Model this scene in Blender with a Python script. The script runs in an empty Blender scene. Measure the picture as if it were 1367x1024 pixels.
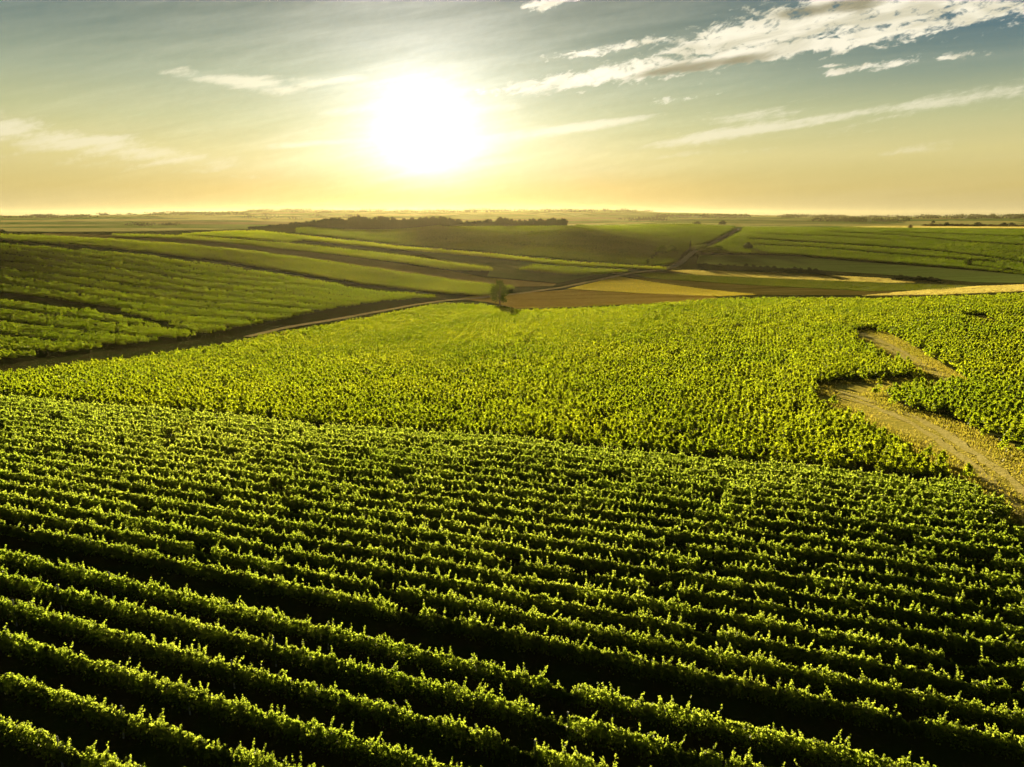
import bpy, bmesh, math, random
import numpy as np
from mathutils import Vector
from mathutils.geometry import delaunay_2d_cdt

random.seed(7)
RNG = np.random.default_rng(11)
S = bpy.context.scene
C = S.collection
R = math.radians

# ------------------------------------------------------------------ camera
CAM_H = 25.0
PITCH = 13.86                       # degrees below the horizontal
FOC = 912.0                         # focal length in pixels of a 1367 px wide frame
cam = bpy.data.cameras.new('camera')
cam.sensor_width = 36.0
cam.lens = 36.0 * FOC / 1367.0
cam.clip_start = 0.5
cam.clip_end = 30000
camera = bpy.data.objects.new('camera', cam)
camera.location = (0, 0, CAM_H)
camera.rotation_euler = (R(90 - PITCH), 0, 0)
C.objects.link(camera)
S.camera = camera

# ------------------------------------------------------------------ light
SUN_EL, SUN_AZ = 6.4, -6.8         # the sun stands ahead, a little to the left
sun = bpy.data.lights.new('sun', 'SUN')
sun.energy = 5.0
sun.angle = R(0.5)
sun.color = (1.0, 0.83, 0.46)
sun_o = bpy.data.objects.new('sun', sun)
sd = Vector((math.sin(R(SUN_AZ)) * math.cos(R(SUN_EL)), math.cos(R(SUN_AZ)) * math.cos(R(SUN_EL)), math.sin(R(SUN_EL))))
sun_o.rotation_euler = sd.to_track_quat('Z', 'Y').to_euler()
sun_o.location = (0, 0, 200)
sd_glow = sd                         # the glow in the sky lies round the sun itself
C.objects.link(sun_o)

S.view_settings.view_transform = 'Standard'
S.view_settings.look = 'None'
EXPO = 2.0
S.view_settings.exposure = EXPO
S.view_settings.gamma = 1.0
S.cycles.max_bounces = 6
S.cycles.diffuse_bounces = 1
S.cycles.glossy_bounces = 2
S.cycles.transmission_bounces = 4
S.cycles.transparent_max_bounces = 4
S.cycles.volume_bounces = 0
S.cycles.use_denoising = True
S.cycles.denoising_prefilter = 'FAST'
S.cycles.denoising_input_passes = 'RGB_ALBEDO'


def lin(r, g, b):
    f = lambda c: (c / 255 / 12.92) if c / 255 <= 0.04045 else ((c / 255 + 0.055) / 1.055) ** 2.4
    return (f(r), f(g), f(b), 1.0)


class NT:
    """Small helper round a node tree."""
    def __init__(self, tree):
        self.t = tree
        self.n = tree.nodes
        self.l = tree.links

    def node(self, kind, **kw):
        n = self.n.new(kind)
        for k, v in kw.items():
            setattr(n, k, v)
        return n

    def put(self, sock, v):
        if isinstance(v, bpy.types.NodeSocket):
            self.l.new(v, sock)
        elif v is not None:
            sock.default_value = v

    def math(self, op, a, b=None, c=None, clamp=False):
        n = self.node('ShaderNodeMath', operation=op, use_clamp=clamp)
        for i, v in enumerate((a, b, c)):
            if v is not None:
                self.put(n.inputs[i], v)
        return n.outputs[0]

    def mix(self, f, a, b, blend='MIX'):
        n = self.node('ShaderNodeMix', data_type='RGBA', blend_type=blend)
        self.put(n.inputs[0], f)
        self.put(n.inputs[6], a)
        self.put(n.inputs[7], b)
        return n.outputs[2]

    def ramp(self, f, stops, interp='LINEAR'):
        n = self.node('ShaderNodeValToRGB')
        cr = n.color_ramp
        cr.interpolation = interp
        while len(cr.elements) > 1:
            cr.elements.remove(cr.elements[-1])
        for i, (p, c) in enumerate(stops):
            e = cr.elements[0] if i == 0 else cr.elements.new(p)
            e.position = p
            e.color = c
        self.put(n.inputs[0], f)
        return n.outputs[0]

    def smooth(self, v, lo, hi, a=0.0, b=1.0):
        n = self.node('ShaderNodeMapRange', interpolation_type='SMOOTHSTEP')
        self.put(n.inputs[0], v)
        for i, x in enumerate((lo, hi, a, b)):
            n.inputs[i + 1].default_value = x
        return n.outputs[0]

    def noise(self, vec, scale, detail=4, rough=0.55, dist=0.0):
        n = self.node('ShaderNodeTexNoise')
        self.put(n.inputs['Vector'], vec)
        n.inputs['Scale'].default_value = scale
        n.inputs['Detail'].default_value = detail
        n.inputs['Roughness'].default_value = rough
        n.inputs['Distortion'].default_value = dist
        return n.outputs[0]

    def vec(self, x, y, z=0.0):
        n = self.node('ShaderNodeCombineXYZ')
        for i, v in enumerate((x, y, z)):
            self.put(n.inputs[i], v)
        return n.outputs[0]


# ------------------------------------------------------------------ pixel / world helpers (1367 x 1024 frame)
CP, SP = math.cos(R(PITCH)), math.sin(R(PITCH))


def ray(u, v):
    u = np.asarray(u, float) - 683.5
    v = np.asarray(v, float) - 512.0
    return u, FOC * CP - v * SP, -(FOC * SP + v * CP)       # right, forward, up


def sky_p(u, v):
    x, y, z = ray(u, v)
    return float(x / y), float(z / y)


# ------------------------------------------------------------------ sky
w = bpy.data.worlds.new('World')
S.world = w
w.use_nodes = True
w.node_tree.nodes.clear()
k = NT(w.node_tree)
tc = k.node('ShaderNodeTexCoord').outputs['Generated']
sep = k.node('ShaderNodeSeparateXYZ')
k.l.new(tc, sep.inputs[0])
dx, dy, dz = sep.outputs
nish = k.node('ShaderNodeTexSky', sky_type='NISHITA')
nish.sun_disc = False
nish.sun_elevation = R(SUN_EL)
nish.sun_rotation = R(SUN_AZ)
nish.air_density = 1.0
nish.dust_density = 2.0
high = k.mix(1.0, nish.outputs[0], (0.022, 0.022, 0.021, 1), 'MULTIPLY')
# the hazy band of evening sky over the horizon
warm = k.ramp(dz, [(0.0, lin(176, 164, 118)), (0.006, lin(196, 181, 130)), (0.016, lin(200, 182, 124)), (0.035, lin(206, 187, 118)), (0.075, lin(214, 203, 138)),
                   (0.12, lin(190, 193, 144)), (0.165, lin(160, 172, 143)), (0.215, lin(120, 137, 124)), (0.27, lin(92, 110, 108)),
                   (0.45, lin(40, 54, 64))])
dyp = k.math('MAXIMUM', dy, 0.02)
px = k.math('DIVIDE', dx, dyp)
pz = k.math('DIVIDE', dz, dyp)
blue_f = k.math('MULTIPLY', k.smooth(px, 0.10, 0.75), k.smooth(dz, 0.10, 0.26))
blue_f = k.math('MULTIPLY', blue_f, 0.95)
base = k.mix(blue_f, warm, lin(66, 106, 128))
left_f = k.math('MULTIPLY', k.smooth(px, -0.35, -0.85), k.smooth(dz, 0.13, 0.27))
base = k.mix(k.math('MULTIPLY', left_f, 0.65), base, lin(98, 122, 130))
orange = k.math('MULTIPLY', k.smooth(k.math('ABSOLUTE', k.math('ADD', px, 0.10)), 0.55, 0.0), k.smooth(k.math('ABSOLUTE', k.math('SUBTRACT', dz, 0.03)), 0.035, 0.0))
base = k.mix(k.math('MULTIPLY', orange, 0.6), base, lin(240, 198, 104))
base = k.mix(k.smooth(dz, 0.25, 0.55), base, high)
base = k.mix(k.smooth(dy, 0.35, 0.0), base, high)

# clouds: each a bank along a straight axis, given by its two ends and half width
p2 = k.vec(px, pz)


def rotated(ang, sx, sy):
    m = k.node('ShaderNodeMapping')
    m.vector_type = 'TEXTURE'
    k.l.new(p2, m.inputs[0])
    m.inputs['Rotation'].default_value = (0, 0, ang)
    m.inputs['Scale'].default_value = (sx, sy, 1)
    return m.outputs[0]


n_fluff = k.noise(rotated(R(14), 0.105, 0.042), 2.6, 9, 0.64, 0.6)
n_streak = k.noise(rotated(R(10), 0.42, 0.035), 2.0, 6, 0.58, 0.3)
n_under = k.noise(rotated(R(13), 0.17, 0.040), 1.6, 4, 0.55, 0.6)


def bank(a, b, hw0, hw1, amp, sharp=4.0):
    ax, ay = sky_p(*a)
    bx, by = sky_p(*b)
    L = math.hypot(bx - ax, by - ay)
    tx, ty = (bx - ax) / L, (by - ay) / L
    al = k.math('MULTIPLY_ADD', px, tx / L, -(ax * tx + ay * ty) / L)
    al = k.math('MULTIPLY_ADD', pz, ty / L, al)
    ac = k.math('MULTIPLY_ADD', px, -ty, ax * ty - ay * tx)
    ac = k.math('MULTIPLY_ADD', pz, tx, ac)
    hw = k.math('MULTIPLY_ADD', k.math('MINIMUM', k.math('MAXIMUM', al, 0), 1), (hw1 - hw0) / 940, hw0 / 940)
    q = k.math('DIVIDE', ac, hw)
    q = k.math('POWER', k.math('ABSOLUTE', q), 2.0)
    e = k.math('POWER', k.math('ABSOLUTE', k.math('MULTIPLY_ADD', al, 2, -1)), sharp)
    m = k.math('EXPONENT', k.math('MULTIPLY', k.math('ADD', q, e), -1.0))
    return k.math('MULTIPLY', m, amp)


def total(items):
    r = items[0]
    for x in items[1:]:
        r = k.math('MAXIMUM', r, x)
    return r


fluffy = total([
    bank((630, 126), (960, 78), 9, 22, 1.1), bank((780, 108), (1440, 2), 17, 9, 1.2), bank((880, 74), (1200, 4), 26, 34, 1.12), bank((1020, 40), (1420, -40), 30, 46, 1.2),
    bank((1060, 66), (1330, 18), 18, 14, 1.0), bank((690, 12), (790, -6), 10, 8, 0.95), bank((720, 80), (930, 44), 7, 9, 0.85),
    bank((1080, 100), (1235, 80), 5, 7, 0.95), bank((860, 138), (960, 126), 5, 6, 0.70), bank((1240, 80), (1340, 66), 4, 6, 0.75), bank((1060, 92), (1150, 84), 3, 4, 0.6),
])
streaky = total([
    bank((215, 96), (410, 120), 9, 13, 1.0), bank((370, 112), (500, 103), 8, 8, 0.95), bank((-160, 146), (340, 226), 30, 15, 1.0), bank((330, 196), (520, 186), 5, 7, 0.9),
    bank((340, 218), (470, 212), 4, 6, 0.75), bank((600, 196), (890, 154), 14, 5, 1.1), bank((420, 152), (520, 140), 6, 8, 0.8), bank((600, 150), (700, 140), 6, 6, 0.75),
    bank((800, 205), (1460, 100), 12, 14, 0.95), bank((900, 160), (1250, 140), 16, 10, 0.75), bank((700, 215), (1300, 195), 10, 12, 0.55), bank((900, 176), (1420, 118), 26, 30, 0.6), bank((-60, 205), (420, 236), 14, 14, 0.55), bank((1000, 165), (1300, 150), 6, 6, 0.6),
])
n_fine = k.noise(rotated(R(16), 0.040, 0.018), 2.6, 6, 0.6, 0.4)
v_f = k.math('MULTIPLY_ADD', k.math('SUBTRACT', n_fluff, 0.5), 2.5, k.math('SUBTRACT', fluffy, 0.52))
v_f = k.math('MULTIPLY_ADD', k.math('SUBTRACT', n_fine, 0.5), 1.5, v_f)
d_f = k.math('MULTIPLY', k.smooth(v_f, -0.06, 0.50), k.smooth(fluffy, 0.02, 0.30))
v_s = k.math('MULTIPLY_ADD', k.math('SUBTRACT', n_streak, 0.5), 2.4, k.math('SUBTRACT', streaky, 0.48))
v_s = k.math('MULTIPLY_ADD', k.math('SUBTRACT', n_fine, 0.5), 0.9, v_s)
d_s = k.math('MULTIPLY', k.math('MULTIPLY', k.smooth(v_s, -0.05, 0.75), k.smooth(streaky, 0.03, 0.35)), 0.82)
under = total([bank((830, 104), (1050, 70), 9, 11, 1.0), bank((1020, 24), (1200, -4), 10, 16, 1.0), bank((1190, 110), (1240, 84), 5, 5, 0.5), bank((1180, 46), (1300, 26), 4, 5, 0.35)])
under = k.math('MULTIPLY', k.smooth(k.math('MULTIPLY_ADD', n_under, 0.9, k.math('SUBTRACT', under, 0.9)), 0.0, 0.55), 0.85)
veil = k.noise(rotated(R(4), 0.6, 0.03), 1.6, 4, 0.55)
base = k.mix(k.math('MULTIPLY', k.smooth(veil, 0.35, 0.75), 0.11), base, k.mix(k.smooth(dz, 0.0, 0.2), (0.80, 0.66, 0.36, 1), (0.62, 0.63, 0.46, 1)))
cl_col = k.mix(k.math('MULTIPLY', k.smooth(n_under, 0.40, 0.66), 0.62), (0.98, 0.92, 0.72, 1), (0.50, 0.47, 0.31, 1))
cl_col = k.mix(under, cl_col, (0.22, 0.20, 0.105, 1))
cov = k.mix(k.math('MULTIPLY', d_s, k.smooth(dy, 0.05, 0.3)), base, k.mix(k.smooth(dz, 0.0, 0.14), (0.86, 0.74, 0.42, 1), (0.88, 0.83, 0.60, 1)))
cov = k.mix(k.math('MULTIPLY', d_f, k.smooth(dy, 0.05, 0.3)), cov, cl_col)
# the sun's own glow in the hazy air round it
dot = k.node('ShaderNodeVectorMath', operation='DOT_PRODUCT')
k.l.new(tc, dot.inputs[0])
dot.inputs[1].default_value = sd_glow
ang = k.math('ARCCOSINE', k.math('MINIMUM', dot.outputs['Value'], 1.0))
ang = k.math('MULTIPLY', ang, k.math('ADD', 1.0, k.math('ADD', k.math('MULTIPLY', k.math('SUBTRACT', n_streak, 0.5), 0.9), k.math('MULTIPLY', k.math('SUBTRACT', n_fine, 0.5), 0.3))))


def gauss(width, p=2.0):
    return k.math('EXPONENT', k.math('MULTIPLY', k.math('POWER', k.math('DIVIDE', ang, width), p), -1.0))


glow = k.math('ADD', k.math('MULTIPLY', gauss(R(2.0), 1.0), 2.1), k.math('MULTIPLY', gauss(R(7.9), 1.1), 0.70))
glow = k.math('MULTIPLY', glow, k.smooth(dz, -0.01, 0.085, 0.0, 1.0))
wide = k.math('MULTIPLY', k.math('MULTIPLY', gauss(R(15), 1.5), 0.16), k.smooth(dz, -0.01, 0.10, 0.15, 1.0))
g1 = k.mix(1.0, (1.0, 0.94, 0.88, 1), glow, 'MULTIPLY')
g2 = k.mix(1.0, (1.0, 0.86, 0.38, 1), wide, 'MULTIPLY')
fin = k.mix(1.0, k.mix(1.0, cov, g1, 'ADD'), g2, 'ADD')
bg = k.node('ShaderNodeBackground')
k.l.new(fin, bg.inputs[0])
bg.inputs[1].default_value = 2.0 ** -EXPO
k.l.new(bg.outputs[0], k.node('ShaderNodeOutputWorld').inputs[0])
w.cycles.sampling_method = 'MANUAL'
w.cycles.sample_map_resolution = 512

# ------------------------------------------------------------------ terrain
CTRL = []                            # (azimuth, ln r, z)


def ctrl_px(u, v, y):
    x, f, up = ray(u, v)
    X, Z = x / f * y, CAM_H + up / f * y
    CTRL.append((math.atan2(X, y), math.log(math.hypot(X, y)), float(Z)))


def shelf(X, Y):
    """The near block: almost level, tilting gently down to the left towards its far edge."""
    D, s_ = 0.342 * X + 0.940 * Y, -0.940 * X + 0.342 * Y
    return (1.0 - 0.0365 * max(-40.0, min(s_, 120.0))) * max(0.0, min(1.0, (D - 28) / 40)) ** 1.5


for az in (-48, -36, -24, -12, 0, 12, 24, 36, 48):
    for r_ in (9, 16, 25, 36, 48, 60, 72, 86, 100, 116, 132):
        X, Y = r_ * math.sin(R(az)), r_ * math.cos(R(az))
        if 0.342 * X + 0.940 * Y < 68.5:
            CTRL.append((R(az), math.log(r_), shelf(X, Y)))
for az, r_, z_ in [(0, 90, -1.9), (0, 115, -4.0), (0, 150, -6.8), (0, 200, -9.8), (0, 260, -12.2), (24, 90, -1.3), (24, 120, -3.4), (24, 160, -6.0), (24, 220, -8.6), (44, 100, 0.2), (44, 150, -3.2), (44, 210, -6.6),
                   (-24, 115, -3.3), (-24, 150, -7.2), (-24, 195, -11.2), (-38, 150, -5.0), (-38, 185, -9.6), (-48, 185, -6.0)]:
    CTRL.append((R(az), math.log(r_), z_))
for a in [(0, 490, 172), (-150, 525, 150), (150, 474, 186), (300, 451, 220), (450, 427, 262), (600, 402, 322), (672, 405, 320), (760, 410, 300), (900, 402, 310), (1060, 397, 312),
          (1250, 394, 300), (1367, 389, 290), (1500, 386, 285),
          (850, 385, 385), (950, 390, 372), (720, 389, 375), (1200, 381, 400), (1300, 383, 360), (1450, 379, 350),
          (0, 400, 300), (0, 350, 400), (0, 312, 520), (-150, 400, 300), (-150, 312, 520), (200, 400, 312), (300, 360, 410), (300, 330, 500), (300, 311, 600), (150, 311, 560),
          (420, 395, 325), (500, 380, 385), (500, 350, 480), (600, 350, 490), (420, 320, 590), (600, 372, 415), (700, 360, 460), (700, 330, 590), (560, 325, 620), (600, 303, 715), (400, 305, 690), (760, 302.5, 730),
          (760, 345, 520), (905, 347, 560), (900, 361, 480), (945, 325, 690), (985, 306, 900), (920, 299, 1000), (1060, 352, 545), (1060, 335, 640), (1200, 352, 545), (1200, 369, 455), (1367, 352, 520), (1367, 368, 445),
          (1200, 325, 690), (1367, 330, 620), (1200, 305, 900), (1367, 306, 860), (1100, 303, 960), (1500, 306, 850), (1500, 350, 520),
          # beyond the crests: the plain and the far ridges
          (-150, 299, 1300), (0, 301, 1200), (150, 302, 1150), (300, 304, 1150), (0, 289, 2600), (150, 287, 3000), (400, 282, 4600), (560, 281.5, 5200), (750, 280, 5600), (870, 282, 6000), (300, 285, 3600),
          (450, 294, 2200), (600, 293, 2300), (800, 294, 2300), (960, 290, 3000), (960, 296, 1600), (1100, 297, 1700), (1100, 289.5, 4200), (1250, 293, 2400), (1367, 301, 1300), (1367, 294, 2100), (1250, 302, 1250), (1367, 289, 4500), (1500, 289, 4500),
          (1500, 296, 1700), (1100, 286.5, 8500), (1250, 287, 8500), (1367, 287, 8500), (1500, 287, 8500), (900, 285, 8500), (0, 286, 8500), (-150, 288, 8500), (-150, 288, 2600), (300, 285.5, 8500), (560, 285.5, 8500)]:
    ctrl_px(*a)
# behind the crests the ground dips out of sight
for u_, y_, z_ in [(560, 1000, 2), (400, 980, 2), (760, 1050, 2), (150, 800, 5), (0, 780, 6), (985, 1250, 4), (1200, 1080, 6)]:
    x, f, up = ray(u_, 300)
    CTRL.append((math.atan2(x / f * y_, y_), math.log(math.hypot(x / f * y_, y_)), z_))
CT = np.array(CTRL)
KA = 2.6                             # weight of azimuth against ln r


def _kern(d2):
    return np.sqrt(d2 + 0.008)


_P = np.stack([CT[:, 0] * KA, CT[:, 1]], 1)
_D2 = ((_P[:, None] - _P[None]) ** 2).sum(-1)
_n = len(_P)
_A = np.zeros((_n + 3, _n + 3))
_A[:_n, :_n] = _kern(_D2) - 0.004 * np.eye(_n)
_A[:_n, _n] = 1
_A[:_n, _n + 1:] = _P
_A[_n:, :_n] = _A[:_n, _n:].T
_W = np.linalg.solve(_A, np.concatenate([CT[:, 2], np.zeros(3)]))


# the skyline of the far ridge, 5.2 km out
_sk = [(-200, 287), (0, 288), (60, 290), (120, 289), (200, 286), (280, 283.5), (350, 281), (420, 281.5), (500, 282), (600, 282), (700, 281.5), (760, 280), (840, 281), (880, 284), (950, 285), (1010, 287), (1080, 288.5), (1160, 289.5), (1230, 289), (1300, 288), (1367, 288), (1560, 287)]
_a, _b, _c = ray([p_[0] for p_ in _sk], [p_[1] for p_ in _sk])
SKY_AZ = np.arctan2(_a, _b)
SKY_Z = CAM_H + _c / np.hypot(_a, _b) * 5200


def height(x, y):
    x = np.asarray(x, float)
    y = np.asarray(y, float)
    shp = x.shape
    x, y = x.ravel(), y.ravel()
    az = np.arctan2(x, y)
    out = np.empty(len(x))
    lr = np.log(np.maximum(np.hypot(x, y), 6.0))
    fade = np.clip((np.abs(az) - R(58)) / R(60), 0, 1)
    fade = fade * fade * (3 - 2 * fade)
    near = np.clip((np.hypot(x, y) - 8) / 12, 0, 1)
    azc = np.clip(az, -R(54), R(54))
    for i in range(0, len(x), 20000):
        q = np.stack([azc[i:i + 20000] * KA, lr[i:i + 20000]], 1)
        d2 = ((q[:, None] - _P[None]) ** 2).sum(-1)
        out[i:i + 20000] = _kern(d2) @ _W[:_n] + _W[_n] + q @ _W[_n + 1:]
    rl = np.exp(lr)
    zs = np.interp(az, SKY_AZ, SKY_Z)
    w_ = np.exp(-((lr - math.log(5200)) / 0.30) ** 2)
    out = np.where(rl < 5200, out * (1 - w_) + zs * w_, zs - (rl - 5200) * 0.012)
    out = out * (1 - fade) * near + (-4.0) * fade * near
    return out.reshape(shp)


_TR = np.exp(np.linspace(math.log(14), math.log(9000), 900))


def on_ground(pts, h=0.0):
    """World points where the sight lines through frame points meet the ground (raised by h)."""
    pts = np.asarray(pts, float)
    x, f, up = ray(pts[:, 0], pts[:, 1])
    out = np.zeros((len(pts), 3))
    for i in range(len(pts)):
        hl = math.hypot(x[i], f[i])
        X, Y, Z = x[i] / hl * _TR, f[i] / hl * _TR, CAM_H + up[i] / hl * _TR
        g = height(X, Y) + h - Z
        j = np.argmax(g > 0)
        if g[j] <= 0:
            j = len(_TR) - 1
        t = 1.0
        if j > 0 and g[j] > g[j - 1]:
            t = float(np.clip(-g[j - 1] / (g[j] - g[j - 1]), 0, 1))
            r_ = _TR[j - 1] + t * (_TR[j] - _TR[j - 1])
        else:
            r_ = _TR[j]
        px_, py_ = x[i] / hl * r_, f[i] / hl * r_
        out[i] = px_, py_, float(height(px_, py_))
    return out


def dens(line, step=10.0):
    line = np.asarray(line, float)
    o = []
    for a, b in zip(line[:-1], line[1:]):
        m = max(1, int(np.hypot(*(b - a)) / step))
        for i in range(m):
            o.append(a + (b - a) * i / m)
    o.append(line[-1])
    return np.array(o)


def closed(poly, step=10.0):
    return dens(list(poly) + [poly[0]], step)[:-1]


def inside(poly, x, y):
    res = np.zeros(len(x), bool)
    n = len(poly)
    for i in range(n):
        x0, y0 = poly[i][:2]
        x1, y1 = poly[(i + 1) % n][:2]
        if y0 == y1:
            continue
        c = ((y0 > y) != (y1 > y)) & (x < (x1 - x0) * (y - y0) / (y1 - y0) + x0)
        res ^= c
    return res


# ------------------------------------------------------------------ materials
def mat(name):
    m = bpy.data.materials.new(name)
    m.use_nodes = True
    m.node_tree.nodes.clear()
    return m, NT(m.node_tree)


def finish(q, shader):
    q.l.new(shader, q.node('ShaderNodeOutputMaterial').inputs[0])


def bumped(q, node, bump, strength, dist):
    if bump is not None:
        b = q.node('ShaderNodeBump')
        b.inputs['Strength'].default_value = strength
        b.inputs['Distance'].default_value = dist
        q.put(b.inputs['Height'], bump)
        q.l.new(b.outputs[0], node.inputs['Normal'])


def principled(q, col, rough=0.9, bump=None, spec=0.2, strength=0.5, dist=0.1):
    p = q.node('ShaderNodeBsdfPrincipled')
    q.put(p.inputs['Base Color'], col)
    p.inputs['Roughness'].default_value = rough
    p.inputs['Specular IOR Level'].default_value = spec
    bumped(q, p, bump, strength, dist)
    return p.outputs[0]


def matt(q, col, bump=None, strength=0.5, dist=0.1):
    """Dry soil, straw and grass: no sheen at all."""
    p = q.node('ShaderNodeBsdfDiffuse')
    q.put(p.inputs[0], col)
    p.inputs['Roughness'].default_value = 0.5
    bumped(q, p, bump, strength, dist)
    return p.outputs[0]


def leaf_mat(name, greens, trans, t_fac=0.5, autumn=0.0, rough=0.5, gloss=0.02):
    m, q = mat(name)
    geo = q.node('ShaderNodeNewGeometry')
    rnd = geo.outputs['Random Per Island']
    pos = geo.outputs['Position']
    tone = q.noise(pos, 0.035, 3)
    f = q.math('ADD', q.math('MULTIPLY', rnd, 0.6), q.math('MULTIPLY', q.smooth(tone, 0.3, 0.7), 0.4))
    col = q.mix(f, greens[0], greens[1])
    tr = q.mix(f, trans[0], trans[1])
    if autumn:
        spot = q.math('MULTIPLY', q.smooth(q.noise(pos, 0.11, 2), 0.66, 0.78), autumn)
        spot = q.math('MULTIPLY', spot, q.smooth(rnd, 0.3, 0.9))
        col = q.mix(spot, col, (0.16, 0.09, 0.012, 1))
        tr = q.mix(spot, tr, (0.50, 0.28, 0.03, 1))
    d = q.node('ShaderNodeBsdfDiffuse')
    q.put(d.inputs[0], col)
    t = q.node('ShaderNodeBsdfTranslucent')
    q.put(t.inputs[0], tr)
    mx = q.node('ShaderNodeMixShader')
    mx.inputs[0].default_value = t_fac
    q.l.new(d.outputs[0], mx.inputs[1])
    q.l.new(t.outputs[0], mx.inputs[2])
    g = q.node('ShaderNodeBsdfGlossy')
    g.inputs['Roughness'].default_value = rough
    g.inputs[0].default_value = (0.9, 0.9, 0.8, 1)
    m2 = q.node('ShaderNodeMixShader')
    m2.inputs[0].default_value = gloss
    q.l.new(mx.outputs[0], m2.inputs[1])
    q.l.new(g.outputs[0], m2.inputs[2])
    finish(q, m2.outputs[0])
    return m


M = {}
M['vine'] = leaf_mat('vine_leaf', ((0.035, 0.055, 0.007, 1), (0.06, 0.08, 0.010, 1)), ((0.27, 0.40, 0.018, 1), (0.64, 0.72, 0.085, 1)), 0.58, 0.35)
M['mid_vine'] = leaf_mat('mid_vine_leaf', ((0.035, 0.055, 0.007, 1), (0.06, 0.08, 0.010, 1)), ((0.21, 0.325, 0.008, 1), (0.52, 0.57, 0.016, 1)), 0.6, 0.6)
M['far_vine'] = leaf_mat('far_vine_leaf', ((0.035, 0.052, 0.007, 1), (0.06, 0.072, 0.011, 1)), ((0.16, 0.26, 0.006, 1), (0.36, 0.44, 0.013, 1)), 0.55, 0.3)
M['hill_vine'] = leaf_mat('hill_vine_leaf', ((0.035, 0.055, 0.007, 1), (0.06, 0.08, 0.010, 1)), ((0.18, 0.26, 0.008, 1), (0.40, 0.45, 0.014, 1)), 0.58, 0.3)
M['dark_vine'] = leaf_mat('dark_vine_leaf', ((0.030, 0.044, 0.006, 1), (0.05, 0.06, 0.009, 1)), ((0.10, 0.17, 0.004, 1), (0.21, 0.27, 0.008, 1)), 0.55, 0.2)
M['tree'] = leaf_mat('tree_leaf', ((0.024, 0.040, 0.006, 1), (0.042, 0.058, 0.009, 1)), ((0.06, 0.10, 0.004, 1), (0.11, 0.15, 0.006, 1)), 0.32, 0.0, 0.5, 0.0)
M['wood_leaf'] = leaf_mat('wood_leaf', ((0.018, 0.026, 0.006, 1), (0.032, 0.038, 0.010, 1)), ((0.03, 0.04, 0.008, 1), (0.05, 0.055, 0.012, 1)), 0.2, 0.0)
M['dry_leaf'] = leaf_mat('dry_leaf', ((0.09, 0.055, 0.020, 1), (0.12, 0.075, 0.030, 1)), ((0.16, 0.10, 0.03, 1), (0.20, 0.14, 0.04, 1)), 0.3, 0.0)

m, q = mat('bark')
pos = q.node('ShaderNodeNewGeometry').outputs['Position']
nz = q.noise(pos, 9, 5)
finish(q, principled(q, q.mix(nz, (0.045, 0.030, 0.018, 1), (0.12, 0.085, 0.055, 1)), 0.9, nz))
M['bark'] = m
m, q = mat('weathered_post')
pos = q.node('ShaderNodeNewGeometry').outputs['Position']
nz = q.noise(pos, 14, 4)
finish(q, principled(q, q.mix(nz, (0.38, 0.38, 0.36, 1), (0.62, 0.62, 0.60, 1)), 0.6, nz))
M['post'] = m


def field_mat(name, c0, c1, c2=None, scale=0.05, fine=1.2, stripe=None, bump=0.25):
    """Ground cover: two colours in patches, a third in fine clumps, optional drill rows along a direction."""
    m, q = mat(name)
    pos = q.node('ShaderNodeNewGeometry').outputs['Position']
    a = q.noise(pos, scale, 5, 0.6)
    b = q.noise(pos, fine, 5, 0.65)
    col = q.mix(q.smooth(a, 0.35, 0.65), c0, c1)
    if c2:
        col = q.mix(q.math('MULTIPLY', q.smooth(b, 0.48, 0.70), 0.8), col, c2)
    if stripe:
        mp = q.node('ShaderNodeMapping')
        q.l.new(pos, mp.inputs[0])
        mp.inputs['Rotation'].default_value = (0, 0, stripe[0])
        mp.inputs['Scale'].default_value = (0.01, 1.0 / stripe[1], 0.0)
        st = q.noise(mp.outputs[0], 1.0, 3, 0.6)
        col = q.mix(q.math('MULTIPLY', q.smooth(st, 0.40, 0.62), 0.55), col, stripe[2])
    finish(q, matt(q, col, q.math('ADD', a, b), bump, 0.25))
    M[name] = m
    return m


field_mat('stubble', (0.42, 0.30, 0.075, 1), (0.34, 0.235, 0.055, 1), (0.50, 0.38, 0.11, 1))
field_mat('tan_soil', (0.34, 0.25, 0.085, 1), (0.40, 0.30, 0.11, 1), (0.24, 0.19, 0.055, 1), 0.04, 0.5, (R(38), 3.0, (0.25, 0.20, 0.06, 1)))
field_mat('brown_soil', (0.36, 0.235, 0.036, 1), (0.27, 0.175, 0.028, 1), (0.44, 0.31, 0.055, 1), 0.03, 0.4, (R(8), 4.0, (0.42, 0.31, 0.08, 1)))
field_mat('dark_soil', (0.20, 0.155, 0.035, 1), (0.24, 0.18, 0.042, 1), (0.16, 0.15, 0.028, 1), 0.03, 0.5, (R(12), 4.0, (0.045, 0.045, 0.010, 1)))
field_mat('gold_crop', (0.52, 0.39, 0.030, 1), (0.40, 0.30, 0.026, 1), (0.58, 0.46, 0.045, 1), 0.03, 0.4, (R(20), 4.0, (0.26, 0.18, 0.014, 1)))
field_mat('green_crop', (0.040, 0.085, 0.006, 1), (0.058, 0.095, 0.008, 1), (0.034, 0.062, 0.006, 1), 0.03, 0.6, (R(12), 2.5, (0.034, 0.062, 0.006, 1)))
field_mat('fallow', (0.16, 0.225, 0.048, 1), (0.19, 0.245, 0.058, 1), (0.135, 0.19, 0.036, 1), 0.02, 0.3, (R(15), 3.5, (0.115, 0.135, 0.034, 1)))
field_mat('meadow', (0.10, 0.14, 0.035, 1), (0.13, 0.16, 0.042, 1), (0.08, 0.115, 0.026, 1), 0.03, 0.4)
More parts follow.
